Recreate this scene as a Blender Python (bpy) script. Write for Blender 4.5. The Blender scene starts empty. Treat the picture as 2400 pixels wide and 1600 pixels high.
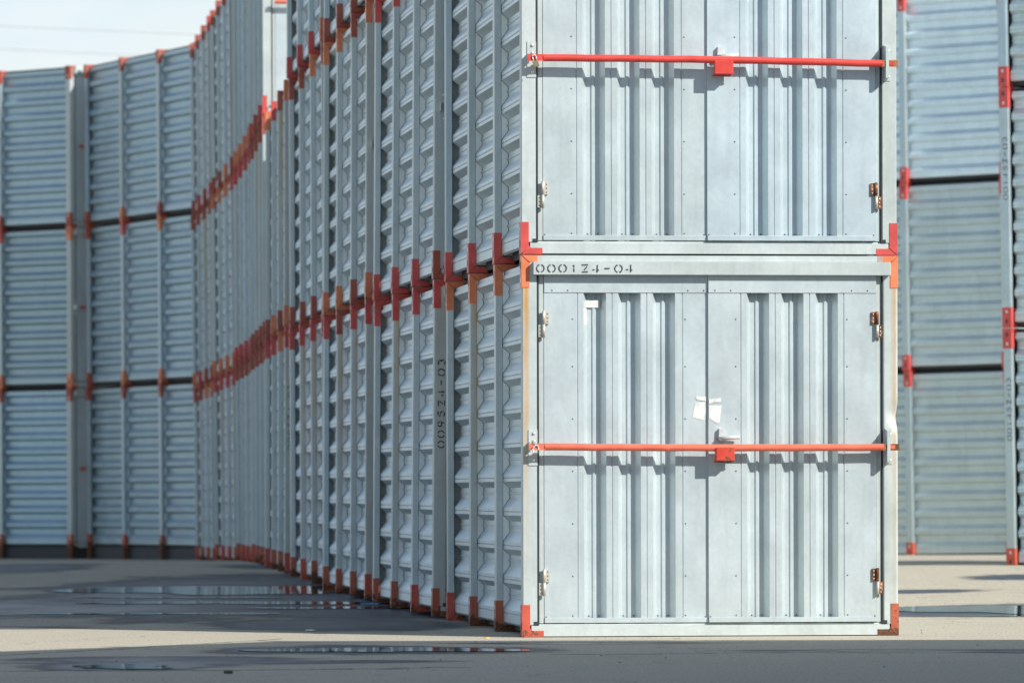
import bpy, bmesh, math, random
from math import sin, cos, pi, radians, atan2
from mathutils import Vector, Matrix, Euler
random.seed(7)
S = bpy.context.scene
C = S.collection

# ------------------------------------------------------------------ camera
cd = bpy.data.cameras.new('camera'); cam = bpy.data.objects.new('camera', cd); C.objects.link(cam)
cam.location = (0, 0, .857); cam.rotation_euler = (pi/2, .002, 0)
cd.sensor_width = 36; cd.lens = 200; cd.shift_y = 353/2400
cd.clip_start = .1; cd.clip_end = 6000
cd.dof.use_dof = True; cd.dof.focus_distance = 33.7; cd.dof.aperture_fstop = 5.0
S.camera = cam

# ------------------------------------------------------------------ sky, sun, exposure
EL, AZ = radians(34), atan2(.777, -.629)          # sun height, bearing from +Y towards +X
TO_SUN = Vector((sin(AZ)*cos(EL), cos(AZ)*cos(EL), sin(EL)))
W = bpy.data.worlds.new('World'); S.world = W; W.use_nodes = True
n = W.node_tree.nodes; l = W.node_tree.links
for q in list(n): n.remove(q)
out = n.new('ShaderNodeOutputWorld'); bg = n.new('ShaderNodeBackground'); bg.inputs['Strength'].default_value = .097
sky = n.new('ShaderNodeTexSky'); sky.sky_type = 'NISHITA'; sky.sun_disc = False
sky.sun_elevation = EL; sky.sun_rotation = AZ; sky.air_density = 1.2; sky.dust_density = .8; sky.ozone_density = 2.2
tc = n.new('ShaderNodeTexCoord'); mp = n.new('ShaderNodeMapping'); mp.inputs['Scale'].default_value = (1.0, 1.0, 2.2)
nz = n.new('ShaderNodeTexNoise'); nz.inputs['Scale'].default_value = 3.2; nz.inputs['Detail'].default_value = 7; nz.inputs['Roughness'].default_value = .55
cr = n.new('ShaderNodeValToRGB'); cr.color_ramp.elements[0].position = .36; cr.color_ramp.elements[1].position = .60
cr.color_ramp.elements[0].color = (.6, .6, .6, 1); cr.color_ramp.elements[1].color = (.97, .97, .97, 1)
mx = n.new('ShaderNodeMix'); mx.data_type = 'RGBA'; n2 = n.new('ShaderNodeTexNoise'); n2.inputs['Scale'].default_value = 11; n2.inputs['Detail'].default_value = 6; l.new(mp.outputs['Vector'], n2.inputs['Vector'])
c2 = n.new('ShaderNodeValToRGB'); c2.color_ramp.elements[0].position = .38; c2.color_ramp.elements[1].position = .62
c2.color_ramp.elements[0].color = (.60, .74, .90, 1); c2.color_ramp.elements[1].color = (.86, .88, .885, 1)
v2 = n.new('ShaderNodeVectorMath'); v2.operation = 'SCALE'; v2.inputs['Scale'].default_value = 9.6; l.new(n2.outputs['Fac'], c2.inputs['Fac'])
l.new(c2.outputs['Color'], v2.inputs[0]); l.new(v2.outputs[0], mx.inputs[7])
l.new(tc.outputs['Generated'], mp.inputs['Vector']); l.new(mp.outputs['Vector'], nz.inputs['Vector'])
l.new(nz.outputs['Fac'], cr.inputs['Fac'])
sz = n.new('ShaderNodeSeparateXYZ'); l.new(tc.outputs['Generated'], sz.inputs[0])     # cloud banks low down, thinning overhead
er = n.new('ShaderNodeValToRGB'); er.color_ramp.elements[0].position = .16; er.color_ramp.elements[1].position = .52
er.color_ramp.elements[0].color = (1, 1, 1, 1); er.color_ramp.elements[1].color = (.10, .10, .10, 1)
l.new(sz.outputs['Z'], er.inputs['Fac'])
ml = n.new('ShaderNodeMath'); ml.operation = 'MULTIPLY'; l.new(cr.outputs['Color'], ml.inputs[0]); l.new(er.outputs['Color'], ml.inputs[1])
l.new(ml.outputs[0], mx.inputs[0])
l.new(sky.outputs['Color'], mx.inputs[6]); l.new(mx.outputs[2], bg.inputs['Color']); l.new(bg.outputs[0], out.inputs[0])
sl = bpy.data.lights.new('sun', 'SUN'); sun = bpy.data.objects.new('sun', sl); C.objects.link(sun)
sl.energy = 4.6; sl.angle = radians(.5); sl.color = (1, .965, .90)
sun.rotation_euler = TO_SUN.to_track_quat('Z', 'Y').to_euler(); sun.location = TO_SUN*60
S.view_settings.view_transform = 'Standard'; S.view_settings.look = 'None'
S.view_settings.exposure = .35; S.view_settings.gamma = 1; S.view_settings.use_curve_mapping = False
S.cycles.max_bounces = 6

# ------------------------------------------------------------------ materials
def newmat(name):
    m = bpy.data.materials.new(name); m.use_nodes = True
    nt = m.node_tree; b = nt.nodes['Principled BSDF']
    return m, nt, b
def nd(nt, kind, **kw):
    q = nt.nodes.new('ShaderNode'+kind)
    for k, v in kw.items():
        if k in q.inputs: q.inputs[k].default_value = v
        else: setattr(q, k, v)
    return q
def noise(nt, vec, scale, detail=4, rough=.55, stretch=None):
    q = nd(nt, 'TexNoise'); q.inputs['Scale'].default_value = scale
    q.inputs['Detail'].default_value = detail; q.inputs['Roughness'].default_value = rough
    if stretch:
        m = nd(nt, 'Mapping'); m.inputs['Scale'].default_value = stretch
        nt.links.new(vec, m.inputs['Vector']); vec = m.outputs[0]
    nt.links.new(vec, q.inputs['Vector']); return q.outputs['Fac']
def ramp(nt, fac, *stops):
    q = nd(nt, 'ValToRGB'); e = q.color_ramp.elements
    while len(e) < len(stops): e.new(.5)
    for k, (p, c) in enumerate(stops):
        e[k].position = p
        e[k].color = (c, c, c, 1) if not isinstance(c, tuple) else (*c, 1)
    nt.links.new(fac, q.inputs['Fac']); return q.outputs['Color']
def mix(nt, fac, a, b, blend='MIX'):
    q = nd(nt, 'Mix'); q.data_type = 'RGBA'; q.blend_type = blend
    for i, v in ((0, fac), (6, a), (7, b)):
        if isinstance(v, bpy.types.NodeSocket): nt.links.new(v, q.inputs[i])
        elif isinstance(v, tuple): q.inputs[i].default_value = (*v, 1)
        else: q.inputs[i].default_value = v
    return q.outputs[2]
def math_(nt, op, a, b=0, clamp=False):
    q = nd(nt, 'Math'); q.operation = op; q.use_clamp = clamp
    for i, v in ((0, a), (1, b)):
        if isinstance(v, bpy.types.NodeSocket): nt.links.new(v, q.inputs[i])
        else: q.inputs[i].default_value = v
    return q.outputs[0]
def bump(nt, b, h, strength, dist=.01):
    q = nd(nt, 'Bump'); q.inputs['Strength'].default_value = strength; q.inputs['Distance'].default_value = dist
    nt.links.new(h, q.inputs['Height']); nt.links.new(q.outputs[0], b.inputs['Normal'])

def galvanised(name, base, metallic=.45, rough=.42, streak=None, vertical=True, dirt=.5):
    """zinc coated sheet steel: spangle mottling, run marks, slight shifts between pieces"""
    m, nt, b = newmat(name)
    co = nd(nt, 'TexCoord').outputs['Object']; oi = nd(nt, 'ObjectInfo')
    off = nd(nt, 'VectorMath'); off.operation = 'ADD'
    sc = nd(nt, 'VectorMath'); sc.operation = 'SCALE'; sc.inputs[0].default_value = (37, 19, 23)
    nt.links.new(oi.outputs['Random'], sc.inputs['Scale']); nt.links.new(sc.outputs[0], off.inputs[0]); nt.links.new(co, off.inputs[1])
    v = off.outputs[0]
    sp = noise(nt, v, 34, 3, .6)
    bl = noise(nt, v, 3.2, 6, .62)
    st = noise(nt, v, 5, 4, .6, (2.6, 2.6, .22))
    c = mix(nt, ramp(nt, bl, (.3, 0.0), (.7, 1.0)), tuple(x*.91 for x in base), tuple(min(1, x*1.06) for x in base))
    c = mix(nt, .20, c, ramp(nt, sp, (.3, tuple(x*.78 for x in base)), (.7, tuple(min(1, x*1.18) for x in base))))
    c = mix(nt, ramp(nt, st, (.52, 0.0), (.78, dirt)), c, (base[0]*.62, base[1]*.62, base[2]*.58))
    sm = noise(nt, v, 7, 8, .72, (1, 1, .6))
    c = mix(nt, ramp(nt, sm, (.50, 0.0), (.66, .30)), c, tuple(min(1, x*1.22) for x in base))
    tint = ramp(nt, oi.outputs['Random'], (0, (.84, .85, .83)), (.35, (1, 1, 1)), (.7, (.93, .93, .91)), (1, (.88, .95, 1.0)))
    c = mix(nt, 1.0, c, tint, 'MULTIPLY')
    if streak:                                       # rust run below a cap: (x centre, half width, z top, length, strength)
        x0, hw, zt, ln, k = streak
        sx = nd(nt, 'SeparateXYZ'); nt.links.new(co, sx.inputs[0])
        dx = math_(nt, 'ABSOLUTE', math_(nt, 'SUBTRACT', sx.outputs['X'], x0))
        fx = math_(nt, 'SUBTRACT', 1, math_(nt, 'DIVIDE', dx, hw), True)
        fz = math_(nt, 'SUBTRACT', 1, math_(nt, 'DIVIDE', math_(nt, 'SUBTRACT', zt, sx.outputs['Z']), ln), True)
        w = noise(nt, v, 8, 4, .6, (6, 6, .5))
        f = math_(nt, 'MULTIPLY', math_(nt, 'MULTIPLY', math_(nt, 'POWER', fx, .6), math_(nt, 'POWER', fz, 1.2)), math_(nt, 'MULTIPLY', w, 1.9*k), True)
        c = mix(nt, f, c, (.58, .29, .045))
    nt.links.new(c, b.inputs['Base Color'])
    b.inputs['Metallic'].default_value = metallic
    nt.links.new(ramp(nt, bl, (.25, rough-.06), (.75, rough+.10)), b.inputs['Roughness'])
    oc = noise(nt, v, 1.7, 2, .5)                    # slow oil-canning of thin sheet
    bump(nt, b, math_(nt, 'ADD', math_(nt, 'MULTIPLY', oc, 3.0), math_(nt, 'MULTIPLY', bl, .6)), .22, .02)
    return m
GB = (.62, .665, .69)
M = {}
M['panel'] = galvanised('galvanised_wall_sheet', (.55, .665, .725), .5, .38, dirt=.3)
M['panelplate'] = galvanised('bright_galvanised_plate', (.74, .80, .82), .2, .5, dirt=.2)
M['panelshade'] = galvanised('shade_darkened_wall_sheet', (.38, .51, .585), .72, .36, dirt=.35)  # darker base puts the far left wall's shade into the colour
M['door'] = galvanised('galvanised_door_sheet', (.575, .65, .675), .34, .40, dirt=.3)
M['frame'] = galvanised('galvanised_frame', (.54, .595, .59), .30, .5, dirt=.35)
M['panelpale'] = galvanised('dull_galvanised_wall_sheet', (.58, .67, .69), .45, .42, dirt=.3)
M['panelskylit'] = galvanised('sky_lightened_wall_sheet', (.72, .82, .86), .6, .34, dirt=.2)  # lighter base puts the sky's reflection into the colour
M['post'] = galvanised('galvanised_side_post', (.50, .58, .61), .62, .42, dirt=.35)
M['rustyframe'] = galvanised('galvanised_frame_with_rust_run', (.54, .595, .59), .30, .5, streak=(-1.102, .022, 2.07, 1.9, 1.0))
M['rustyframe2'] = galvanised('galvanised_frame_with_faint_rust_run', (.54, .595, .58), .30, .5, streak=(1.105, .02, 2.07, 2.3, .6))
M['tanframe'] = galvanised('galvanised_post_with_brown_stain', (.50, .58, .60), .55, .45, streak=(-1.09, .026, 2.07, 2.0, .6))

def painted(name, base, chips=.5, rust_low=None, rough=.42):
    """glossy paint, scuffed, with rust where it has chipped off"""
    m, nt, b = newmat(name)
    co = nd(nt, 'TexCoord').outputs['Object']; oi = nd(nt, 'ObjectInfo')
    sc = nd(nt, 'VectorMath'); sc.operation = 'SCALE'; sc.inputs[0].default_value = (37, 19, 23); nt.links.new(oi.outputs['Random'], sc.inputs['Scale'])
    off = nd(nt, 'VectorMath'); off.operation = 'ADD'; nt.links.new(sc.outputs[0], off.inputs[0]); nt.links.new(co, off.inputs[1]); v = off.outputs[0]
    big = noise(nt, v, 9, 5, .6); fine = noise(nt, v, 60, 3, .6)
    c = mix(nt, ramp(nt, big, (.3, 0.0), (.7, 1.0)), tuple(x*.82 for x in base), tuple(min(1, x*1.12+.01) for x in base))
    scuff = ramp(nt, noise(nt, v, 30, 2, .5, (1, 1, .3)), (.66, 0.0), (.74, .45))
    c = mix(nt, scuff, c, tuple(min(1, x*1.3+.06) for x in base))
    mask = math_(nt, 'ADD', math_(nt, 'MULTIPLY', big, .75), math_(nt, 'MULTIPLY', fine, .25))
    if rust_low is not None:
        sx = nd(nt, 'SeparateXYZ'); nt.links.new(co, sx.inputs[0])
        k = math_(nt, 'MULTIPLY', math_(nt, 'SUBTRACT', rust_low, sx.outputs['Z']), 2.0)
        mask = math_(nt, 'ADD', mask, math_(nt, 'MAXIMUM', k, -.05))
    f = ramp(nt, mask, (chips, 0.0), (chips+.03, 1.0))
    c = mix(nt, f, c, ramp(nt, fine, (.3, (.06, .028, .016)), (.7, (.17, .075, .03))))
    nt.links.new(c, b.inputs['Base Color'])
    nt.links.new(ramp(nt, f, (0, rough), (1, .85)), b.inputs['Roughness'])
    bump(nt, b, mask, .25, .004)
    return m
M['red'] = painted('red_cap_paint', (.59, .075, .065), .69)
M['orange'] = painted('orange_red_cap_paint', (.70, .20, .085), .69)
M['brick'] = painted('brick_red_cap_paint', (.38, .08, .045), .66)
M['foot'] = painted('flaking_foot_paint', (.53, .085, .05), .62, rust_low=.09)
M['footworn'] = painted('worn_foot_paint', (.42, .10, .05), .56, rust_low=.09)
M['bar'] = painted('red_bar_paint', (.63, .06, .045), .69, rough=.33)
M['barworn'] = painted('sun_faded_bar_paint', (.74, .15, .085), .645, rough=.4)
M['lockworn'] = painted('flaked_lock_box_paint', (.66, .06, .035), .48)
M['rustplate'] = painted('rusty_hinge_steel', (.42, .16, .06), .48)

def plain(name, base, rough=.5, metallic=0):
    m, nt, b = newmat(name)
    co = nd(nt, 'TexCoord').outputs['Object']
    c = mix(nt, ramp(nt, noise(nt, co, 25, 4), (.3, 0.0), (.7, 1.0)), tuple(x*.8 for x in base), tuple(min(1, x*1.12) for x in base))
    nt.links.new(c, b.inputs['Base Color']); b.inputs['Roughness'].default_value = rough; b.inputs['Metallic'].default_value = metallic
    return m
M['dark'] = plain('dark_frame_and_shade_fill', (.05, .055, .06), .7)
M['seam'] = plain('black_rubber_seal', (.025, .03, .035), .6)
M['ink'] = plain('stencil_paint', (.05, .06, .075), .8)
M['hinge'] = plain('zinc_hinge', (.58, .55, .47), .45, .4)
M['bolt'] = plain('zinc_bolt', (.72, .73, .72), .3, .6)
M['screw'] = plain('dark_screw', (.20, .21, .22), .5, .4)
M['paper'] = plain('white_paper', (.74, .74, .70), .8)
M['lever'] = plain('grey_lever_steel', (.70, .71, .70), .4, .3)
M['brass'] = plain('tarnished_padlock', (.42, .34, .22), .35, .7)
M['wire'] = plain('dark_cable', (.5, .54, .58), .6)
M['stone'] = plain('dusty_stone', (.22, .20, .17), .9)
M['leaf'] = plain('yellow_dry_leaf', (.62, .42, .08), .7)
M['bluetape'] = plain('blue_plastic', (.05, .30, .55), .4)
M['mud'] = plain('dried_mud', (.10, .08, .05), .95)

# ------------------------------------------------------------------ ground
def zg(d, X=0):
    """height of the yard: a low crown some 57 m out, falling away behind it"""
    if d < 35: z = 0
    elif d < 57: z = .12*.5*(1-cos(pi*(d-35)/22))
    elif d < 84: z = -.08+.2*.5*(1+cos(pi*(d-57)/27))
    else: z = -.08
    t = min(1, max(0, (X-2)/2.5))
    return z+.05*t*t*(3-2*t)*min(1, max(0, (d-38)/10))

def ellipse(nt, sep, cx, cy, rx, ry, warp, soft=.25):
    a = math_(nt, 'DIVIDE', math_(nt, 'SUBTRACT', sep.outputs['X'], cx), rx)
    b = math_(nt, 'DIVIDE', math_(nt, 'SUBTRACT', sep.outputs['Y'], cy), ry)
    r = math_(nt, 'SQRT', math_(nt, 'ADD', math_(nt, 'MULTIPLY', a, a), math_(nt, 'MULTIPLY', b, b)))
    r = math_(nt, 'ADD', r, warp)
    q = nd(nt, 'MapRange'); q.interpolation_type = 'SMOOTHSTEP'
    nt.links.new(r, q.inputs['Value'])
    q.inputs['From Min'].default_value = 1-soft; q.inputs['From Max'].default_value = 1+soft
    q.inputs['To Min'].default_value = 1; q.inputs['To Max'].default_value = 0
    return q.outputs['Result']

WET = [(-2.1, 45.2, 1.75, 6.6, .3), (-3.3, 41.5, 1.3, 2.8, .35), (-1.2, 41.5, 1.2, 3.2, .3), (-1.15, 37.0, .8, 1.5, .4), (-3.6, 36.2, .8, .35, .6),
       (-.75, 31.05, 1.0, .85, .3), (-1.75, 29.3, .65, .5, .35), (-1.85, 28.2, .5, .7, .3), (-.95, 28.9, .55, .22, .4), (-1.5, 28.75, .8, .25, .4),
       (.35, 32.3, .7, .22, .5), (3.4, 39.9, 1.0, 1.5, .25), (3.2, 38.9, 1.1, .4, .35), (3.1, 45.0, .75, .55, .3), (4.4, 48.3, .55, 1.0, .3),
       (2.1, 30.75, .75, .18, .5), (3.0, 30.3, .55, .22, .5), (-4.9, 56.5, .7, 3.0, .4), (-1.9, 57, .9, 2.0, .5)]
def ground_mat():
    m, nt, b = newmat('dusty_concrete')
    co = nd(nt, 'TexCoord').outputs['Object']
    sep = nd(nt, 'SeparateXYZ'); nt.links.new(co, sep.inputs[0])
    w1 = noise(nt, co, 1.1, 6, .62, (1, .45, 1)); w2 = noise(nt, co, 6, 5, .6)
    warp = math_(nt, 'ADD', math_(nt, 'MULTIPLY', math_(nt, 'SUBTRACT', w1, .5), 1.7), math_(nt, 'MULTIPLY', math_(nt, 'SUBTRACT', w2, .5), .5))
    wet = None
    for cx, cy, rx, ry, so in WET:
        e = ellipse(nt, sep, cx, cy, rx, ry, warp, so)
        wet = e if wet is None else math_(nt, 'MAXIMUM', wet, e)
    broad = noise(nt, co, .35, 6, .6, (1, .5, 1)); grit = noise(nt, co, 55, 3, .7); mid = noise(nt, co, 9, 5, .6)
    c = mix(nt, ramp(nt, broad, (.3, 0.0), (.7, 1.0)), (.43, .385, .30), (.60, .535, .42))
    c = mix(nt, ramp(nt, mid, (.35, 0.0), (.75, .55)), c, (.30, .265, .205))
    c = mix(nt, .6, c, ramp(nt, grit, (.32, (.15, .135, .105)), (.68, (.76, .69, .55))))
    vo = nd(nt, 'TexVoronoi'); vo.inputs['Scale'].default_value = 16; nt.links.new(co, vo.inputs['Vector'])
    peb = ramp(nt, vo.outputs['Distance'], (.07, 1.0), (.12, 0.0))
    pk = math_(nt, 'MULTIPLY', peb, ramp(nt, noise(nt, co, 2.3, 3), (.55, 0.0), (.68, .35)))
    c = mix(nt, pk, c, (.10, .09, .075))
    crk = nd(nt, 'TexVoronoi'); crk.feature = 'DISTANCE_TO_EDGE'; crk.inputs['Scale'].default_value = .22; crk.inputs['Randomness'].default_value = 1
    cw = nd(nt, 'VectorMath'); cw.operation = 'ADD'
    wn = nd(nt, 'TexNoise'); wn.inputs['Scale'].default_value = 1.6; wn.inputs['Detail'].default_value = 6; nt.links.new(co, wn.inputs['Vector'])
    nt.links.new(co, cw.inputs[0]); nt.links.new(wn.outputs['Color'], cw.inputs[1]); nt.links.new(cw.outputs[0], crk.inputs['Vector'])
    c = mix(nt, ramp(nt, crk.outputs['Distance'], (.001, .45), (.004, 0.0)), c, (.10, .085, .06))
    # one long crack across the near slab
    for x0, y0, sl, hw, x1, x2 in ((-2.56, 30.47, 2.415, .075, -2.9, -1.35), (.9, 30.2, .16, .05, .2, 3.2), (-1.6, 27.6, .22, .05, -3.0, -.2)):
        ln = math_(nt, 'ADD', y0, math_(nt, 'MULTIPLY', math_(nt, 'SUBTRACT', sep.outputs['X'], x0), sl))
        dd = math_(nt, 'ABSOLUTE', math_(nt, 'ADD', math_(nt, 'SUBTRACT', sep.outputs['Y'], ln), math_(nt, 'ADD', math_(nt, 'MULTIPLY', math_(nt, 'SUBTRACT', w1, .5), 1.1), math_(nt, 'MULTIPLY', math_(nt, 'SUBTRACT', w2, .5), .35))))
        inside = math_(nt, 'MULTIPLY', math_(nt, 'GREATER_THAN', sep.outputs['X'], x1), math_(nt, 'LESS_THAN', sep.outputs['X'], x2))
        c = mix(nt, math_(nt, 'MULTIPLY', math_(nt, 'MULTIPLY', math_(nt, 'LESS_THAN', dd, hw), inside), math_(nt, 'MULTIPLY', w2, 1.3), True), c, (.09, .075, .055))
    c = mix(nt, math_(nt, 'MULTIPLY', wet, .9), c, mix(nt, .6, c, (.05, .048, .05), 'MULTIPLY'))
    c = mix(nt, math_(nt, 'MULTIPLY', wet, .92), c, (.026, .036, .060))  # blue sky sheen is mixed into this wet colour
    nt.links.new(c, b.inputs['Base Color'])
    b.inputs['Specular IOR Level'].default_value = .14
    rr = ramp(nt, math_(nt, 'MULTIPLY', wet, math_(nt, 'ADD', .55, math_(nt, 'MULTIPLY', w1, .7))), (.25, .9), (.95, .34))
    nt.links.new(rr, b.inputs['Roughness'])
    h = math_(nt, 'ADD', math_(nt, 'MULTIPLY', grit, .5), math_(nt, 'MULTIPLY', mid, .5))
    q = nd(nt, 'Bump'); q.inputs['Distance'].default_value = .012
    nt.links.new(math_(nt, 'SUBTRACT', .5, math_(nt, 'MULTIPLY', wet, .30)), q.inputs['Strength'])
    nt.links.new(h, q.inputs['Height']); nt.links.new(q.outputs[0], b.inputs['Normal'])
    return m
def steps(a, b, s):
    k = max(1, round((b-a)/s)); return [a+(b-a)*i/k for i in range(k)]
xs = [-3000, -800, -200, -60]+steps(-25, 25, .5)+[25, 60, 200, 800, 3000]
ys = [-3000, -600, -100]+steps(-20, 20, 2)+steps(20, 90, .5)+[90, 130, 300, 900, 3000]
bm = bmesh.new()
gv = [[bm.verts.new((x, y, zg(y, x))) for x in xs] for y in ys]
for j in range(len(ys)-1):
    for i in range(len(xs)-1):
        bm.faces.new((gv[j][i], gv[j][i+1], gv[j+1][i+1], gv[j+1][i]))
me = bpy.data.meshes.new('ground'); bm.to_mesh(me); bm.free(); me.materials.append(ground_mat())
for p in me.polygons: p.use_smooth = True
ground = bpy.data.objects.new('ground', me); C.objects.link(ground); ground['kind'] = 'structure'

# still water lying in the hollows
wm, nt, b = newmat('standing_water')
b.inputs['Base Color'].default_value = (.03, .034, .04, 1); b.inputs['Roughness'].default_value = .03; b.inputs['IOR'].default_value = 1.33
co = nd(nt, 'TexCoord').outputs['Object']; bump(nt, b, noise(nt, co, 7, 3), .02, .004)
def puddle(cx, cy, rx, ry, seed, wob=.22):
    rnd = random.Random(seed); ph = [rnd.uniform(0, 6.28) for _ in range(7)]
    bm = bmesh.new(); N = 72; rings = []
    for r in (0.34, .67, 1):
        ring = []
        for i in range(N):
            t = 2*pi*i/N
            k = r*(1+sum(wob/(j+1)*sin((j+2)*t+ph[j]) for j in range(6)))
            x, y = cx+rx*k*cos(t), cy+ry*k*sin(t); ring.append(bm.verts.new((x, y, zg(y, x)+.004)))
        rings.append(ring)
    c0 = bm.verts.new((cx, cy, zg(cy, cx)+.004))
    for i in range(N):
        bm.faces.new((c0, rings[0][i], rings[0][(i+1) % N]))
        for a, b2 in zip(rings, rings[1:]): bm.faces.new((a[i], b2[i], b2[(i+1) % N], a[(i+1) % N]))
    me = bpy.data.meshes.new('puddle'); bm.to_mesh(me); bm.free(); me.materials.append(wm)
    for p in me.polygons: p.use_smooth = True
    o = bpy.data.objects.new('puddle', me); C.objects.link(o); o['kind'] = 'structure'
for args in ((-.70, 30.95, .62, .50, 3), (-1.92, 28.05, .26, .34, 5), (-2.2, 46.4, 1.15, 1.6, 8), (-2.0, 42.6, 1.15, .42, 11), (-2.4, 39.7, .75, .28, 13),
             (-1.2, 41.2, .6, .35, 14), (3.45, 40.1, .75, .95, 17), (3.35, 38.75, .6, .12, 19), (-2.5, 44.1, .7, .18, 21)):
    puddle(*args)

# ------------------------------------------------------------------ mesh helpers
class MB:
    def __init__(s): s.bm = bmesh.new(); s.mats = []
    def slot(s, m):
        if m not in s.mats: s.mats.append(m)
        return s.mats.index(m)
    def box(s, x0, x1, y0, y1, z0, z1, m='frame', bev=0):
        v = [s.bm.verts.new(p) for p in ((x0, y0, z0), (x1, y0, z0), (x1, y1, z0), (x0, y1, z0), (x0, y0, z1), (x1, y0, z1), (x1, y1, z1), (x0, y1, z1))]
        fs = [s.bm.faces.new([v[i] for i in f]) for f in ((3, 2, 1, 0), (4, 5, 6, 7), (0, 1, 5, 4), (1, 2, 6, 5), (2, 3, 7, 6), (3, 0, 4, 7))]
        k = s.slot(m)
        for f in fs: f.material_index = k
        if bev:
            es = list({e for f in fs for e in f.edges})
            r = bmesh.ops.bevel(s.bm, geom=es, offset=bev, segments=1, affect='EDGES', profile=.5)
            for f in r['faces']: f.material_index = k
        return v
    def prism(s, pts, axis, a, b, m):
        """polygon extruded between a and b along axis 'y' (pts = x,z), 'x' (pts = y,z) or 'z' (pts = x,y)"""
        f3 = {'y': lambda p, t: (p[0], t, p[1]), 'x': lambda p, t: (t, p[0], p[1]), 'z': lambda p, t: (p[0], p[1], t)}[axis]
        A = [s.bm.verts.new(f3(p, a)) for p in pts]; B = [s.bm.verts.new(f3(p, b)) for p in pts]
        k = s.slot(m); fs = [s.bm.faces.new(A), s.bm.faces.new(B[::-1])]
        for i in range(len(pts)):
            j = (i+1) % len(pts); fs.append(s.bm.faces.new((A[j], A[i], B[i], B[j])))
        for f in fs: f.material_index = k
    def tube(s, p, q, r, m, n=16, r2=None, caps=True):
        p, q = Vector(p), Vector(q); d = (q-p).normalized()
        u = d.orthogonal().normalized(); w = d.cross(u); r2 = r if r2 is None else r2
        A = [s.bm.verts.new(p+(u*cos(2*pi*i/n)+w*sin(2*pi*i/n))*r) for i in range(n)]
        B = [s.bm.verts.new(q+(u*cos(2*pi*i/n)+w*sin(2*pi*i/n))*r2) for i in range(n)]
        k = s.slot(m)
        for i in range(n):
            f = s.bm.faces.new((A[i], A[(i+1) % n], B[(i+1) % n], B[i])); f.material_index = k; f.smooth = True
        if caps:
            for f in (s.bm.faces.new(A[::-1]), s.bm.faces.new(B)): f.material_index = k
    def dome(s, c, r, h, m, n=10):
        """round bolt head standing out towards -Y"""
        c = Vector(c); k = s.slot(m); prev = None
        for a in (0, .5, .9):
            ring = [s.bm.verts.new(c+Vector((r*cos(a*pi/2)*cos(2*pi*i/n), -h*sin(a*pi/2), r*cos(a*pi/2)*sin(2*pi*i/n)))) for i in range(n)]
            if prev:
                for i in range(n):
                    f = s.bm.faces.new((prev[i], prev[(i+1) % n], ring[(i+1) % n], ring[i])); f.material_index = k; f.smooth = True
            prev = ring
        f = s.bm.faces.new(prev); f.material_index = k
    def mesh(s, name):
        bmesh.ops.recalc_face_normals(s.bm, faces=s.bm.faces)
        me = bpy.data.meshes.new(name); s.bm.to_mesh(me); s.bm.free()
        for m in s.mats: me.materials.append(M[m])
        return me
def link(name, me, parent=None):
    o = bpy.data.objects.new(name, me); C.objects.link(o)
    if parent: o.parent = parent
    return o

# ------------------------------------------------------------------ the container, built once; origin under the middle of its door end
WD, LN, HT = 2.25, 4.38, 2.26
HW = WD/2
FRAMES = (.045, LN/3, 2*LN/3, LN-.045)            # four portal frames along its length
PITCH = .2067
# sheet profile over one pitch: (along, depth)
PROF = [(0, 0), (.030, 0), (.035, .006), (.040, 0), (.071, 0), (.099, .055), (.128, .055), (.133, .046), (.145, .046), (.150, .055), (.179, .055)]
# the long sides are rolled shallower, with sloping flanks
PROF_S = [(0, 0), (.020, 0), (.023, .005), (.026, 0), (.046, 0), (.104, .042), (.130, .042), (.133, .036), (.139, .036), (.142, .042), (.170, .042)]
def profile(start, count, prof=PROF):
    pts = [(start+k*PITCH+a, d) for k in range(count) for a, d in prof]
    pts.append((start+count*PITCH, 0)); return pts

SIDE = [(.05, .012), (.062, .0), (.075, .0)]+profile(.095, 10, PROF_S)+[(2.185, 0), (2.19, .012), (2.215, .012)]
def side_panel_mesh(sgn):
    m = MB(); k = m.slot('panel')
    y0, y1 = .09, LN-.105
    pts = SIDE
    A, B = [], []
    x = lambda d: sgn*(HW-.045-d)
    for z, d in pts:
        A.append(m.bm.verts.new((x(d), y0, z))); B.append(m.bm.verts.new((x(d), y1, z)))
    for i in range(len(pts)-1):
        f = m.bm.faces.new((A[i], B[i], B[i+1], A[i+1]) if sgn > 0 else (A[i+1], B[i+1], B[i], A[i])); f.material_index = k
    me = bpy.data.meshes.new('side_panel'); m.bm.to_mesh(me); m.bm.free(); me.materials.append(M['panel']); return me
def end_panel_mesh():
    m = MB(); k = m.slot('panel'); pts = profile(-HW+.10, 9); pts.append((HW-.09, 0))
    A, B = [], []
    for x, d in pts:
        A.append(m.bm.verts.new((x, LN-.02-d, .07))); B.append(m.bm.verts.new((x, LN-.02-d, 2.19)))
    for i in range(len(pts)-1):
        f = m.bm.faces.new((A[i+1], A[i], B[i], B[i+1])); f.material_index = k
    me = bpy.data.meshes.new('end_panel'); m.bm.to_mesh(me); m.bm.free(); me.materials.append(M['panel']); return me

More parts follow.
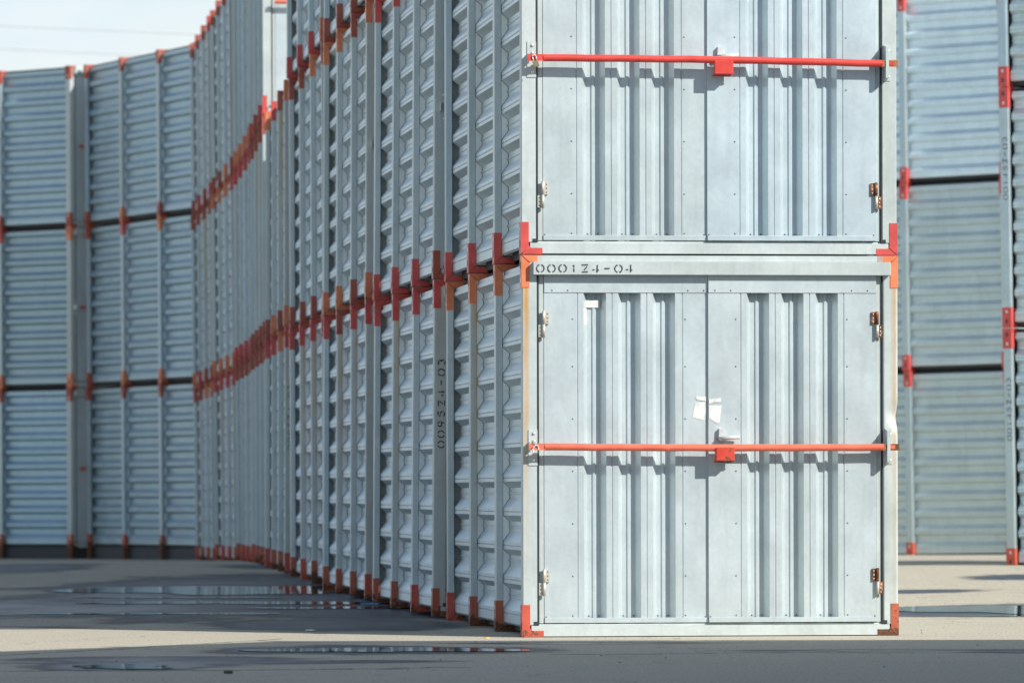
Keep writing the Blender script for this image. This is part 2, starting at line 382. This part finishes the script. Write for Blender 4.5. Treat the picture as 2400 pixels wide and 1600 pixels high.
def post_mesh(sgn, kind):
    m = MB(); o = sgn*HW; i = lambda d: sgn*(HW-d)
    if kind == 'front':                             # broad door post, folded returns
        m.box(min(o, i(.088)), max(o, i(.088)), 0, .09, .07, HT-.012, 'frame', .004)
    elif kind == 'mid':
        m.box(min(o, i(.044)), max(o, i(.044)), -.045, .045, .03, HT-.02, 'post', .003)
        m.box(min(i(.0445), i(.118)), max(i(.0445), i(.118)), -.043, .047, .05, 2.215, 'panelplate')
        k = m.slot('seam'); prev = None                # dark joint where the ribbed sheet meets the plate
        for z, d in SIDE:
            a = m.bm.verts.new((i(.045+d-.003), -.0438, z)); b = m.bm.verts.new((i(.045+d+.003), -.0438, z))
            if prev: m.bm.faces.new((prev[0], prev[1], b, a)).material_index = k
            prev = (a, b)
    else:                                           # rear corner: an angle, open towards the side sheet
        m.box(min(o, i(.044)), max(o, i(.044)), LN-.09, LN, .03, HT-.02, 'post', .003)
        m.box(min(i(.0445), i(.13)), max(i(.0445), i(.13)), LN-.012, LN-.001, .05, 2.215, 'frame')
        m.box(min(i(.128), i(.134)), max(i(.128), i(.134)), LN-.13, LN-.0125, .02, 2.24, 'dark')  # added plate stops sun crossing inside; dark colour stands for recess shade
    return m.mesh('corner_post' if kind != 'mid' else 'side_post')
def dented_post_mesh():
    """front right door post with its outer edge knocked in above the bar bracket"""
    m = MB(); NX, NZ = 8, 60; k = m.slot('rustyframe2'); z0, z1 = .07, HT-.012
    def P(i, j):
        z = z0+(z1-z0)*j/NZ; u = i/NX; x = HW-.088+.088*u
        f = math.exp(-((z-1.30)/.055)**2); g = math.exp(-((z-1.235)/.04)**2)
        return (x-.010*f*u**3, .020*f*u**1.5-.006*g*(1-abs(2*u-1)), z)
    V = [[m.bm.verts.new(P(i, j)) for i in range(NX+1)] for j in range(NZ+1)]
    B = [[m.bm.verts.new((HW-.088*(1-i), .09, z0+(z1-z0)*j/NZ)) for i in (0, 1)] for j in range(NZ+1)]
    for j in range(NZ):
        for i in range(NX):
            f = m.bm.faces.new((V[j][i], V[j][i+1], V[j+1][i+1], V[j+1][i])); f.smooth = True
        m.bm.faces.new((V[j][NX], B[j][1], B[j+1][1], V[j+1][NX])); m.bm.faces.new((B[j][0], V[j][0], V[j+1][0], B[j+1][0])); m.bm.faces.new((B[j][1], B[j][0], B[j+1][0], B[j+1][1]))
    return m.mesh('corner_post')
def cap_mesh(sgn, top):
    """painted end of a post: an upright with an inward arm, and two lashing holes in its outer face"""
    m = MB(); e = .004
    pts = [(0, 0), (.128, 0), (.128, .037), (.060, .037), (.047, .052), (.047, .19), (0, .19)]
    pts = [(sgn*(HW+e-px), (HT-.003-pz) if top else pz+.001) for px, pz in pts]
    m.prism(pts, 'y', -.045-e, .045+e, 'red')
    xo = sgn*(HW+e)
    for zc, mm, hh in ((.062, 'seam', .020), (.150, 'bolt', .013)):
        z = (HT-zc) if top else zc
        m.box(min(xo, xo+sgn*.0015), max(xo, xo+sgn*.0015), -.010, .010, z-hh, z+hh, mm)
    # weld seam across the corner
    p0, p1 = (0.002, .002), (.050, .044)
    f = lambda p: (sgn*(HW+e-p[0]), (HT-.003-p[1]) if top else p[1]+.001)
    a, b = f(p0), f(p1); m.tube((a[0], -.046-e, a[1]), (b[0], -.046-e, b[1]), .0022, 'brick', 6)
    return m.mesh('corner_cap')

# door leaves: left leaf u .097-1.103, right leaf u 1.108-2.161 measured from the left edge of the end
DZ0, DZ1 = .081, 2.170
def door_mesh(u0, u1, f0, c0, c1, f1, lead):
    """frame stile, flat strips and three deep flutes between them, kick strips top and bottom"""
    m = MB(); X = lambda u: u-HW
    sgn = -1
    yS = .010-lead                                   # sheet plane
    k = m.slot('door')
    # outer stile (hinge side) and body of the leaf
    m.box(X(u0), X(u1), .068, .080, DZ0, DZ1, 'frame')
    hs = (u0, f0-.002) if lead == 0 else (f1+.002, u1)
    m.box(X(hs[0]), X(hs[1]), .012-min(lead, .003), .067, DZ0, DZ1, 'frame', .002)
    zb, zt = .113, 2.035
    # sheet: flat, three flutes, flat
    n0 = c0-.028
    pts = [(f0, .016), (f0, 0)]+profile(n0, 3)+[(c1-.006, 0), (c1-.002, .007), (c1+.004, 0), (f1, 0), (f1, .016)]
    A = [m.bm.verts.new((X(u), yS+d, zb-.02)) for u, d in pts]; B = [m.bm.verts.new((X(u), yS+d, zt+.03)) for u, d in pts]
    for i in range(len(pts)-1):
        f = m.bm.faces.new((A[i], A[i+1], B[i+1], B[i])); f.material_index = k
    # kick strips
    m.box(X(f0), X(f1), yS-.006, yS+.016, DZ0+.002, zb, 'door', .002)
    m.box(X(f0), X(f1), yS-.005, yS+.016, zt, DZ1-.004, 'door', .002)
    m.bm.normal_update()
    me = bpy.data.meshes.new('door'); m.bm.to_mesh(me); m.bm.free()
    for q in m.mats: me.materials.append(M[q])
    return me, n0, yS
def screw_spots(cols, n0, yS, f0, f1, top):
    X = lambda u: u-HW
    P = [(X(u), yS, z) for u in cols for z in (.125, .36, .67, .98, 1.29, 1.60, 1.88)]
    P += [(X(n0+k*PITCH+du), yS+.055, .124) for k in range(3) for du in (.108, .168)]
    P += [(X(u), yS-.005, 2.05) for u in top]
    return P+[(X(f0+.010), yS, .118), (X(f1-.010), yS, .118)]
def hinge_mesh(u, side, rust):
    """two leaves offset round one pin: upper on the sheet, lower on the stile; side = direction of the sheet"""
    m = MB(); mat = 'rustplate' if rust else 'hinge'; X = lambda q: q-HW
    a = X(u)
    def bx(x0, x1, y0, y1, z0, z1, mm): m.box(min(x0, x1), max(x0, x1), y0, y1, z0, z1, mm, .001)
    bx(a, a+side*.034, -.004, .006, .078, .152, mat)
    bx(a-side*.004, a-side*.031, -.004, .006, 0, .073, 'hinge' if not rust else 'rustplate')
    m.tube((a, -.010, .076), (a, -.010, .156), .009, mat, 12); m.tube((a, -.010, -.003), (a, -.010, .0755), .009, 'hinge', 12)
    for z in (.092, .115, .138): m.dome((a+side*.023, -.004, z), .0048, .004, 'bolt' if rust else 'screw', 8)
    for z in (.013, .036, .059): m.dome((a-side*.019, -.004, z), .0048, .004, 'bolt' if rust else 'screw', 8)
    return m.mesh('hinge')
def handle_mesh():
    m = MB(); X = lambda q: q-HW
    m.prism([(X(1.168), 1.168), (X(1.203), 1.168), (X(1.200), 1.232), (X(1.171), 1.232)], 'y', -.032, .004, 'lever')
    m.tube((X(1.180), -.030, 1.172), (X(1.292), -.046, 1.180), .0125, 'lever', 14, .0105)
    m.tube((X(1.176), -.048, 1.170), (X(1.176), .0, 1.170), .013, 'screw', 12)
    return m.mesh('handle')
def bar_mesh(mat, zl, zr, stub=True):
    m = MB(); X = lambda q: q-HW; y = -.074
    p, q = Vector((X(.122), y, zl)), Vector((X(2.150), y, zr))
    N = 14; bow = .006 if mat == 'bar' else -.004
    pp = [p.lerp(q, i/N)+Vector((0, 0, bow*sin(pi*i/N)+.0012*sin(i*2.3))) for i in range(N+1)]
    for i in range(N): m.tube(pp[i], pp[i+1], .0215, mat, 20, caps=False)
    if stub: m.prism([(X(.028), zl-.019), (X(.118), zl-.019), (X(.135), zl-.014), (X(.135), zl+.014), (X(.118), zl+.020), (X(.028), zl+.020)], 'y', y-.016, y-.004, mat)
    m.box(X(2.145), X(2.245), y-.014, y+.004, zr-.0185, zr+.020, 'rustplate')
    m.box(X(2.186), X(2.218), y-.017, y-.0145, zr-.010, zr+.013, mat)
    return m.mesh('locking_bar')
def lock_box_mesh(mat, z):
    m = MB(); X = lambda q: q-HW
    m.box(X(1.140), X(1.252), -.106, -.044, z-.080, z+.001, mat, .004)
    m.box(X(1.132), X(1.256), -.062, -.050, z-.088, z-.081, mat)
    return m.mesh('lock_box')
def bracket_mesh(left, z):
    m = MB(); X = lambda q: q-HW
    if left:
        m.box(X(.034), X(.088), -.0055, -.0005, z-.108, z+.104, 'frame', .001)
        m.box(X(.034), X(.038), -.072, -.006, z-.030, z+.030, 'frame')
        for dz in (.082, .036, -.078): m.dome((X(.066), -.0055, z+dz), .0105, .011, 'bolt', 12)
    else:
        m.box(X(2.189), X(2.212), -.0055, -.0005, z-.100, z+.112, 'frame', .001)
        m.prism([(-.0005, z-.100), (-.094, z-.088), (-.094, z+.098), (-.0005, z+.112)], 'x', X(2.170), X(2.1885), 'frame')
        for dz in (.080, -.074): m.dome((X(2.203), -.0055, z+dz), .0085, .009, 'bolt', 12)
    return m.mesh('bar_bracket')

def glyph_strokes(ch):
    def arc(cx, cy, rx, ry, a, b, k=9): return [(cx+rx*cos(radians(a+(b-a)*i/k)), cy+ry*sin(radians(a+(b-a)*i/k))) for i in range(k+1)]
    return {
        '0': [arc(.45, .5, .42, .47, 104, 256), arc(.45, .5, .42, .47, -76, 76)],
        '1': [[(.32, .80), (.45, .97), (.45, .60)], [(.45, .50), (.45, .05)]],
        '2': [[(.05, .93), (.80, .95)], [(.68, .74), (.34, .27)], [(.10, .04), (.78, .08)]],
        '4': [[(.02, .30), (.14, .38), (.30, .32)], [(.58, .98), (.55, .02)], [(.58, .36), (.76, .30)]],
        '-': [[(.12, .50), (.72, .53)]],
        '9': [arc(.42, .68, .30, .28, 110, 330), arc(.42, .68, .30, .28, -15, 75), [(.70, .50), (.52, .06)]],
        '5': [[(.30, .95), (.74, .95)], [(.16, .92), (.18, .58)], arc(.40, .32, .34, .28, 100, -20), arc(.40, .32, .34, .28, -50, -150)],
        '3': [[(.10, .92), (.62, .94)], arc(.40, .68, .28, .2, 40, -70, 6), arc(.40, .27, .32, .27, 75, -30), arc(.40, .27, .32, .27, -60, -150)],
    }[ch]
def text_mesh(txt, h, pitch, to3, name='stencil_number', wline=.0088):
    """stencilled characters as thin coats of paint; to3 maps (along, up) on the plate to a point"""
    m = MB(); k = m.slot('ink'); rnd = random.Random(hash(len(txt))+3)
    for i, ch in enumerate(txt):
        ox = i*pitch; dy = rnd.uniform(-.0015, .0015)
        for st in glyph_strokes(ch):
            st = [(ox+a*h*1.12, b*h+dy) for a, b in st]
            L, R = [], []
            for j, p in enumerate(st):
                a = Vector(st[max(0, j-1)]); b = Vector(st[min(len(st)-1, j+1)]); d = (b-a).normalized(); nrm = Vector((-d.y, d.x))*wline/2*rnd.uniform(.75, 1.15)
                L.append(m.bm.verts.new(to3(p[0]+nrm.x, p[1]+nrm.y))); R.append(m.bm.verts.new(to3(p[0]-nrm.x, p[1]-nrm.y)))
            for j in range(len(st)-1):
                f = m.bm.faces.new((L[j], R[j], R[j+1], L[j+1])); f.material_index = k
    me = bpy.data.meshes.new(name); m.bm.to_mesh(me); m.bm.free(); me.materials.append(M['ink']); return me

ME = {}
for s, nm in ((-1, 'l'), (1, 'r')):
    ME['side'+nm] = side_panel_mesh(s)
    for kd in ('front', 'mid', 'rear'): ME[kd+nm] = post_mesh(s, kd)
    ME['capt'+nm] = cap_mesh(s, True); ME['capb'+nm] = cap_mesh(s, False)
ME['end'] = end_panel_mesh()
m = MB(); m.box(-HW+.11, HW-.11, .08, LN-.06, HT-.075, HT-.012, 'dark'); ME['roof'] = m.mesh('roof')
m = MB(); m.box(-HW+.11, HW-.11, .08, LN-.06, .012, .075, 'dark'); ME['floor'] = m.mesh('floor')
m = MB(); m.box(-HW+.060, HW-.048, -.048, .002, 2.139, 2.217, 'frame', .003); ME['header'] = m.mesh('header_beam')
m = MB(); m.box(-HW+.0885, HW-.0885, -.004, .07, 2.2185, HT-.004, 'frame', .002); ME['toprail'] = m.mesh('top_rail')
m = MB(); m.box(-HW+.05, HW-.05, -.002, .07, .004, .068, 'frame', .002); m.box(-HW+.095, HW-.095, .012, .06, .0685, .0775, 'frame'); ME['botrail'] = m.mesh('bottom_rail')
m = MB(); m.box(-HW+.05, HW-.05, LN-.06, LN-.002, .004, .069, 'frame'); ME['rbot'] = m.mesh('bottom_rail')
m = MB(); m.box(-HW+.05, HW-.05, LN-.06, LN-.002, 2.195, HT-.004, 'frame'); ME['rtop'] = m.mesh('top_rail')
for nm, x, x2 in (('l', -HW+.0885, -HW+.066), ('r', HW-.0965, HW-.090)):
    m = MB(); m.prism([(x, .07), (x2, .07), (x2, .092), (x, .092)] if nm == 'l' else [(x, .07), (x2+.024, .07), (x2+.024, .092), (x, .092)], 'y', -.004, -.0005, 'seam'); m.box(x, x+.008, -.0004, .06, .07, 2.21, 'seam')
    ME['seal'+nm] = m.mesh('door_seal')
ME['doorl'], n0l, ysl = door_mesh(.098, 1.1095, .130, .322, .958, 1.1095, 0)
ME['doorr'], n0r, ysr = door_mesh(1.108, 2.152, 1.110, 1.297, 1.925, 2.120, .016)
SCRL = screw_spots((.300, .974), n0l, ysl, .130, 1.103, (.178, .272, .99, 1.085)); SCRR = screw_spots((1.275, 1.945), n0r, ysr, 1.11, 2.12, (1.150, 1.245, 1.972, 2.068))
m = MB(); m.dome((0, 0, 0), .0055, .004, 'screw', 7); ME['screw'] = m.mesh('screw')
ME['hingel'] = hinge_mesh(.126, 1, False); ME['hinger'] = hinge_mesh(2.124, -1, True)
ME['handle'] = handle_mesh()
ME['bar'] = bar_mesh('barworn', 1.124, 1.119); ME['bar2'] = bar_mesh('bar', 1.155, 1.134)
ME['barplain'] = bar_mesh('barworn', 1.124, 1.119, False)
ME['box'] = lock_box_mesh('lockworn', 1.119); ME['box2'] = lock_box_mesh('bar', 1.142)
ME['brl'] = bracket_mesh(True, 1.122); ME['brr'] = bracket_mesh(False, 1.119)
ME['brl2'] = bracket_mesh(True, 1.152); ME['brr2'] = bracket_mesh(False, 1.136)

def tag(o, label, cat, group=None):
    o['label'] = label; o['category'] = cat
    if group: o['group'] = group
CAPS = ['red', 'orange', 'brick']
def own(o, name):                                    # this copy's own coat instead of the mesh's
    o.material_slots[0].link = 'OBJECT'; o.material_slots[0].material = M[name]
def container(M4, label, group, seed, level, full=False, second=False, tan=.1, caps=None, sheet=None):
    rnd = random.Random(seed)
    r = bpy.data.objects.new('storage_container', None); C.objects.link(r); r.empty_display_size = .3
    r.matrix_world = M4; tag(r, label, 'container', group)
    def part(name, key, parent=None, loc=None):
        o = bpy.data.objects.new(name, ME[key]); C.objects.link(o); o.parent = parent or r
        if loc: o.location = loc
        return o
    main = caps or rnd.choice(CAPS)
    for sd in 'lr':
        q = part('side_panel', 'side'+sd)
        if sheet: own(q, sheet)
        part('corner_post', 'front'+sd); q = part('corner_post', 'rear'+sd)
        for k, y in enumerate(FRAMES):
            if k in (1, 2):
                q = part('side_post', 'mid'+sd, loc=(0, y, 0))
            if k and sd == 'l' and rnd.random() < tan: own(q, 'tanframe')
            for e in 'tb':
                c = part('corner_cap', 'cap'+e+sd, loc=(0, y, 0))
                if level == 0 and e == 'b': own(c, 'foot' if rnd.random() < .5 else 'footworn')
                else: own(c, main if rnd.random() < (1 if caps and (full or sheet) else .7) else rnd.choice(CAPS))
    part('end_panel', 'end'); part('roof', 'roof'); part('floor', 'floor')
    part('header_beam', 'header'); part('top_rail', 'toprail'); part('bottom_rail', 'botrail')
    part('bottom_rail', 'rbot'); part('top_rail', 'rtop'); part('door_seal', 'seall'); part('door_seal', 'sealr')
    dl, dr = part('door', 'doorl'), part('door', 'doorr')
    v = '2' if second else ''
    bar = part('locking_bar', 'bar'+v if full else 'barplain'); part('lock_box', 'box'+v, bar)
    if full or level == 1: part('bar_bracket', 'brl'+v)
    part('bar_bracket', 'brr'+v)
    if full:
        for q, P in ((dl, SCRL), (dr, SCRR)):
            for p in P: part('screw', 'screw', q, p)
        part('handle', 'handle', dr)
        for z in ((.247, 1.772) if not second else (.275, 1.80)):
            part('hinge', 'hingel', dl, (0, 0, z)); part('hinge', 'hinger', dr, (0, -.013, z))
    return r
def stack_matrix(X, d, a, lean, level, lift=0):
    """corner (X, d) = foot of the front left corner; a = swing of the long side; lean = dx/dz of the stack"""
    o = Vector((X+HW*cos(a), d+HW*sin(a), 0))
    mid = o+Vector((-sin(a), cos(a), 0))*LN/2
    o.z = zg(mid.y, mid.x)+lift
    jr = random.Random(int(X*1000)+level*17); jx, jy, ja = (jr.uniform(-.008, .008), jr.uniform(-.012, .012), jr.uniform(-.0025, .0025)) if level else (0, 0, 0)
    # corner X was taken at the first joint: bring it down to the foot
    T = Matrix.Translation(o-Vector((lean*HT, 0, 0))) @ Matrix.Rotation(math.atan(lean), 4, 'Y') @ Matrix.Rotation(a, 4, 'Z')
    return T @ Matrix.Translation((jx, jy, level*(HT+.002))) @ Matrix.Rotation(ja, 4, 'Z')
D = radians
ORD = ['nearest', 'second', 'third', 'fourth', 'fifth', 'sixth', 'seventh', 'eighth', 'ninth']
LEV = ['bottom', 'middle', 'top']
ROW = [(.063, 33.63, 6.57, 0, 3), (-.516, 38.15, 6.7, .007, 3), (-1.093, 42.75, 6.1, .004, 3), (-1.575, 47.28, 5.8, -.003, 3), (-2.075, 52.1, 4.85, .002, 2),
       (-2.48, 56.95, 4.3, -.002, 3), (-2.83, 61.45, 4.8, -.005, 3), (-3.24, 66.0, 5.9, -.009, 3), (-3.73, 70.5, 6.0, -.010, 3)]
GR = 'containers stacked along the long receding row'
placed = {}
for i, (X, d, a, lean, nl) in enumerate(ROW):
    for k in range(nl):
        if (i, k) == (0, 0): lab = 'galvanised container with stencilled number on its header, bottom of the nearest stack'
        elif (i, k) == (0, 1): lab = 'galvanised container with bright red locking bar, second level of the nearest stack'
        elif (i, k) == (1, 0): lab = 'container with number down its corner post, bottom of the second stack in the row'
        elif (i, k) == (4, 1): lab = 'container topping the only low stack, sunlit orange caps, fifth in the receding row'
        elif (i, k) == (5, 2): lab = 'container with sunlit pale door end, top of the sixth stack in the row'
        else:
            lv = 'upper' if nl == 2 and k else LEV[k]
            lab = f'grey ribbed container, {lv} level of the {ORD[i]} stack back in the long row'
        placed[i, k] = container(stack_matrix(X, d, D(a), lean, k), lab, GR, 100+i*7+k, k, full=(i == 0), second=(k == 1), caps={(0, 0): 'orange', (0, 1): 'red', (4, 1): 'orange', (1, 1): 'red', (2, 0): 'red', (1, 0): 'red'}.get((i, k)), tan=.75 if k == 0 and i < 4 else .06)
GL = 'containers in the shaded back wall on the left'
m = MB(); m.box(-.025, .025, -.045, .045, -.170, 0, 'footworn', .003); ME['leg'] = m.mesh('leg')
m = MB(); m.box(-HW+.08, HW-.08, .06, LN-.06, -.166, .010, 'dark'); ME['shade_fill'] = m.mesh('shade_fill')  # added dark block standing for the shaded gap, hides sunlit ground beyond
for k in range(3):
    for q in (container(stack_matrix(-4.19, 76.0, D(24.2), -.005, k, .165), f'blue-grey ribbed container turned beyond the row, {LEV[k]} level of the angled stack', GL, 300+k, k, sheet='panelshade'),
              container(stack_matrix(-6.20, 80.0, D(48.5), -.003, k, .165), f'ribbed container at the left photo edge, {LEV[k]} level of the furthest stack', GL, 310+k, k, sheet='panelshade')):
        if k == 0:                                   # both bottom ones stand on tall painted legs
            for sx in (-1, 1):
                for y in FRAMES:
                    o = link('leg', ME['leg'], q); o.location = (sx*(HW-.022), y, 0)
            link('shade_fill', ME['shade_fill'], q)
GRT = 'containers in the wall at the right'
for k in range(3):
    r2 = container(stack_matrix(5.93, 67.72, D(53), -.0145, k), f'pale ribbed container beyond the nearest doors, {LEV[k]} level of the farther right stack', GRT, 320+k, k, sheet='panelskylit' if k == 2 else 'panelpale', caps='red')
    placed['r2', k] = r2
    a = D(53); X, d = 4.62+LN*sin(a), 53.5-LN*cos(a)
    placed['r1', k] = container(stack_matrix(X, d, a, -.0145, k, .03), f'ribbed container with numbered post at the right photo edge, {LEV[k]} level of its stack', GRT, 330+k, k, tan=0, sheet='panelpale', caps='red')

# stacks beside and behind the photographer's right, whose shade lies over the near ground
GS = 'containers standing outside the frame near the camera'
for j, (X, d, a) in enumerate(((3.85, 23.1, -35.6), (1.80, 19.5, -35.6), (6.45, 22.2, 0), (8.85, 22.2, 0), (11.25, 22.2, 0), (1.75, 13.8, 0))):  # last stack is added unseen to deepen shade at lower right
    for k in range(3):
        container(stack_matrix(X, d, D(a), 0, k), f'galvanised container outside the frame to the right, {LEV[k]} level of shading stack {ORD[j]}', GS, 400+10*j+k, k, tan=0)

# ------------------------------------------------------------------ things that single out particular containers
c0, c1 = placed[0, 0], placed[0, 1]
def child(name, me, parent): return link(name, me, parent)
X = lambda u: u-HW
hb = [o for o in c0.children if o.name.startswith('header_beam')][0]
child('stencil_number', text_mesh('000124-04', .047, .0665, lambda a, b: (X(.078)+a, -.0492, 2.153+b)), hb)
for o in c0.children:
    if o.data == ME['frontl']: own(o, 'rustyframe')
    if o.data == ME['frontr']: o.data = dented_post_mesh()
# number painted up the door post: second stack, and again on the fifth
for i in (1, 4):
    p = [o for o in placed[i, 0].children if o.data == ME['frontl']][0]
    child('stencil_number', text_mesh('009524-03', .047, .069, lambda a, b: (-HW+.072-b, -.0012, 1.13+a)), p)
for k in (0, 1):
    p = [o for o in placed['r1', k].children if o.data == ME['rearl']][0]
    child('stencil_number', text_mesh('001452-03', .050, .068, lambda a, b: (-HW-.0012, LN-.018-(.062-b)*1, 1.20+a)), p)
# paper left on the lower doors
dl = [o for o in c0.children if o.data == ME['doorl']][0]; dr = [o for o in c0.children if o.data == ME['doorr']][0]
def sheet(name, pts, y, parent, z0=1491):
    m = MB(); U = lambda px: X((px-1226)*.002551); V = lambda py: (z0-py)*.002528
    for P in pts: m.prism([(U(a), V(b)) for a, b in P], 'y', y-.0015, y, 'paper')
    return child(name, m.mesh(name), parent)
sheet('paper_notice', [[(1631, 944), (1657, 941), (1656, 962), (1653, 985), (1624, 977)]], ysl-.0005, dl)
sheet('tape_strip', [[(1633, 929), (1656, 929), (1656, 940), (1634, 936)]], ysl-.0025, dl)
sheet('paper_notice', [[(1662, 950), (1692, 950), (1687, 991), (1681, 991), (1662, 979)]], ysr-.0005, dr)
sheet('tape_strip', [[(1662, 936), (1672, 934), (1690, 932), (1690, 942), (1675, 942), (1662, 946)]], ysr-.0025, dr)
m = MB(); k = m.slot('paper')                         # one label on a flute's flank, one across its bottom
V = [m.bm.verts.new((X(u), ysl-.0015+dep, z)) for u, dep, z in ((.3655, 0, 1.848), (.3925, .0545, 1.848), (.3925, .0545, 1.944), (.3655, 0, 1.944))]
for f in (V,): m.bm.faces.new(f).material_index = k
child('paper_sticker', m.mesh('paper_sticker'), dl)
sheet('paper_sticker', [[(1376, 703), (1409, 703), (1409, 720), (1376, 720)]], ysl+.0445, dl)
# padlock hanging from the upper bar's end, ring pin in the lower one
def at(root, p): return root.matrix_world @ Vector(p)
def hang(root, z):
    m = MB()
    m.box(-.016, .016, -.010, .010, -.052, -.014, 'brass', .003)
    P = [(-.010, 0, -.016), (-.010, 0, .012), (-.005, 0, .020), (.005, 0, .020), (.010, 0, .012), (.010, 0, -.016)]
    for a, b in zip(P, P[1:]): m.tube(a, b, .0035, 'bolt', 8)
    o = link('padlock', m.mesh('padlock')); o.location = at(root, (X(.068), -.096, z)); o.rotation_euler = (0, -.25, root.matrix_world.to_euler().z)
    return o
tag(hang(c1, 1.150), 'small tarnished padlock hanging from the upper red bar at the left post', 'padlock')
m = MB()
P = [(.018*cos(t*pi/5), 0, .026*sin(t*pi/5)) for t in range(8)]
for a, b in zip(P, P[1:]): m.tube(a, b, .004, 'bolt', 8)
o = link('ring_pin', m.mesh('ring_pin')); o.location = at(c0, (X(.066), -.098, 1.108)); o.rotation_euler = (0, .3, .4)
tag(o, 'bent steel ring through the left end of the lower orange bar', 'pin')

# ------------------------------------------------------------------ litter on the yard, overhead cables
def lump(r, seed, mat, flat=.6):
    rnd = random.Random(seed); bm = bmesh.new(); bmesh.ops.create_icosphere(bm, subdivisions=1, radius=r)
    for v in bm.verts: v.co *= rnd.uniform(.7, 1.2); v.co.z *= flat
    me = bpy.data.meshes.new('clod'); bm.to_mesh(me); bm.free(); me.materials.append(M[mat]); return me
gm = MB(); bm = gm.bm; k = gm.slot('stone'); rnd = random.Random(5)
for i in range(420):
    y = 26+rnd.random()**1.1*22; hx = y*.095
    x = rnd.uniform(-hx, hx)
    if i > 330: x = rnd.uniform(-.1, 2.4); y = 33.55+.115*(x-.06)-rnd.random()**2*.35
    if x > 0 and 33.4 < y < 38.5 and x < 2.4: continue
    r = rnd.choice((.003, .004, .004, .005, .006, .009)); z = zg(y, x)
    ring = [bm.verts.new((x+r*rnd.uniform(.7, 1.3)*cos(t), y+r*rnd.uniform(.8, 1.6)*sin(t), z)) for t in (0, 1.26, 2.5, 3.8, 5.0)]
    top = bm.verts.new((x, y, z+r*rnd.uniform(.5, 1.0)))
    for j in range(5): bm.faces.new((ring[j], ring[(j+1) % 5], top)).material_index = k
g = link('gravel', gm.mesh('gravel')); g['kind'] = 'stuff'
def drop(name, me, x, y, lab, cat, rz=0):
    o = link(name, me); o.location = (x, y, zg(y, x)+.004); o.rotation_euler = (0, 0, rz); tag(o, lab, cat); return o
drop('mud_clod', lump(.026, 1, 'mud'), -2.18+.83, 27.0, 'small dark clod of mud on the near shaded ground, lower left', 'clod')
m = MB(); m.prism([(-.018, -.006), (.0, -.012), (.02, -.004), (.006, .010)], 'z', 0, .008, 'leaf'); drop('dry_leaf', m.mesh('dry_leaf'), -.15, 33.2, 'yellow dry leaf on the sunlit strip before the nearest corner', 'leaf')
m = MB(); m.prism([(-.07, -.02), (.06, -.03), (.08, .02), (-.05, .03)], 'z', 0, .012, 'bluetape'); drop('plastic_scrap', m.mesh('plastic_scrap'), -1.05, 42.0, 'blue scrap of plastic lying at the foot of the row', 'litter')
m = MB(); m.prism([(-.03, -.02), (.02, -.03), (.035, .02), (-.02, .025)], 'z', 0, .008, 'paper'); drop('paper_scrap', m.mesh('paper_scrap'), -1.25, 35.2, 'white scrap of paper on shaded ground left of the nearest corner', 'litter')
def cable(y0, za, zb, lab):
    m = MB(); N = 24; pts = []
    for i in range(N+1):
        t = i/N; x = -60+120*t; pts.append(Vector((x, y0, za+(zb-za)*t-2.2*4*t*(1-t)*.5)))
    for a, b in zip(pts, pts[1:]): m.tube(a, b, .013, 'wire', 6, caps=False)
    tag(link('overhead_cable', m.mesh('overhead_cable')), lab, 'cable', 'power lines across the sky')
cable(130, 14.6, 9.6, 'faint upper power line crossing the pale sky')
cable(130, 14.05, 9.1, 'faint lower power line crossing the pale sky')
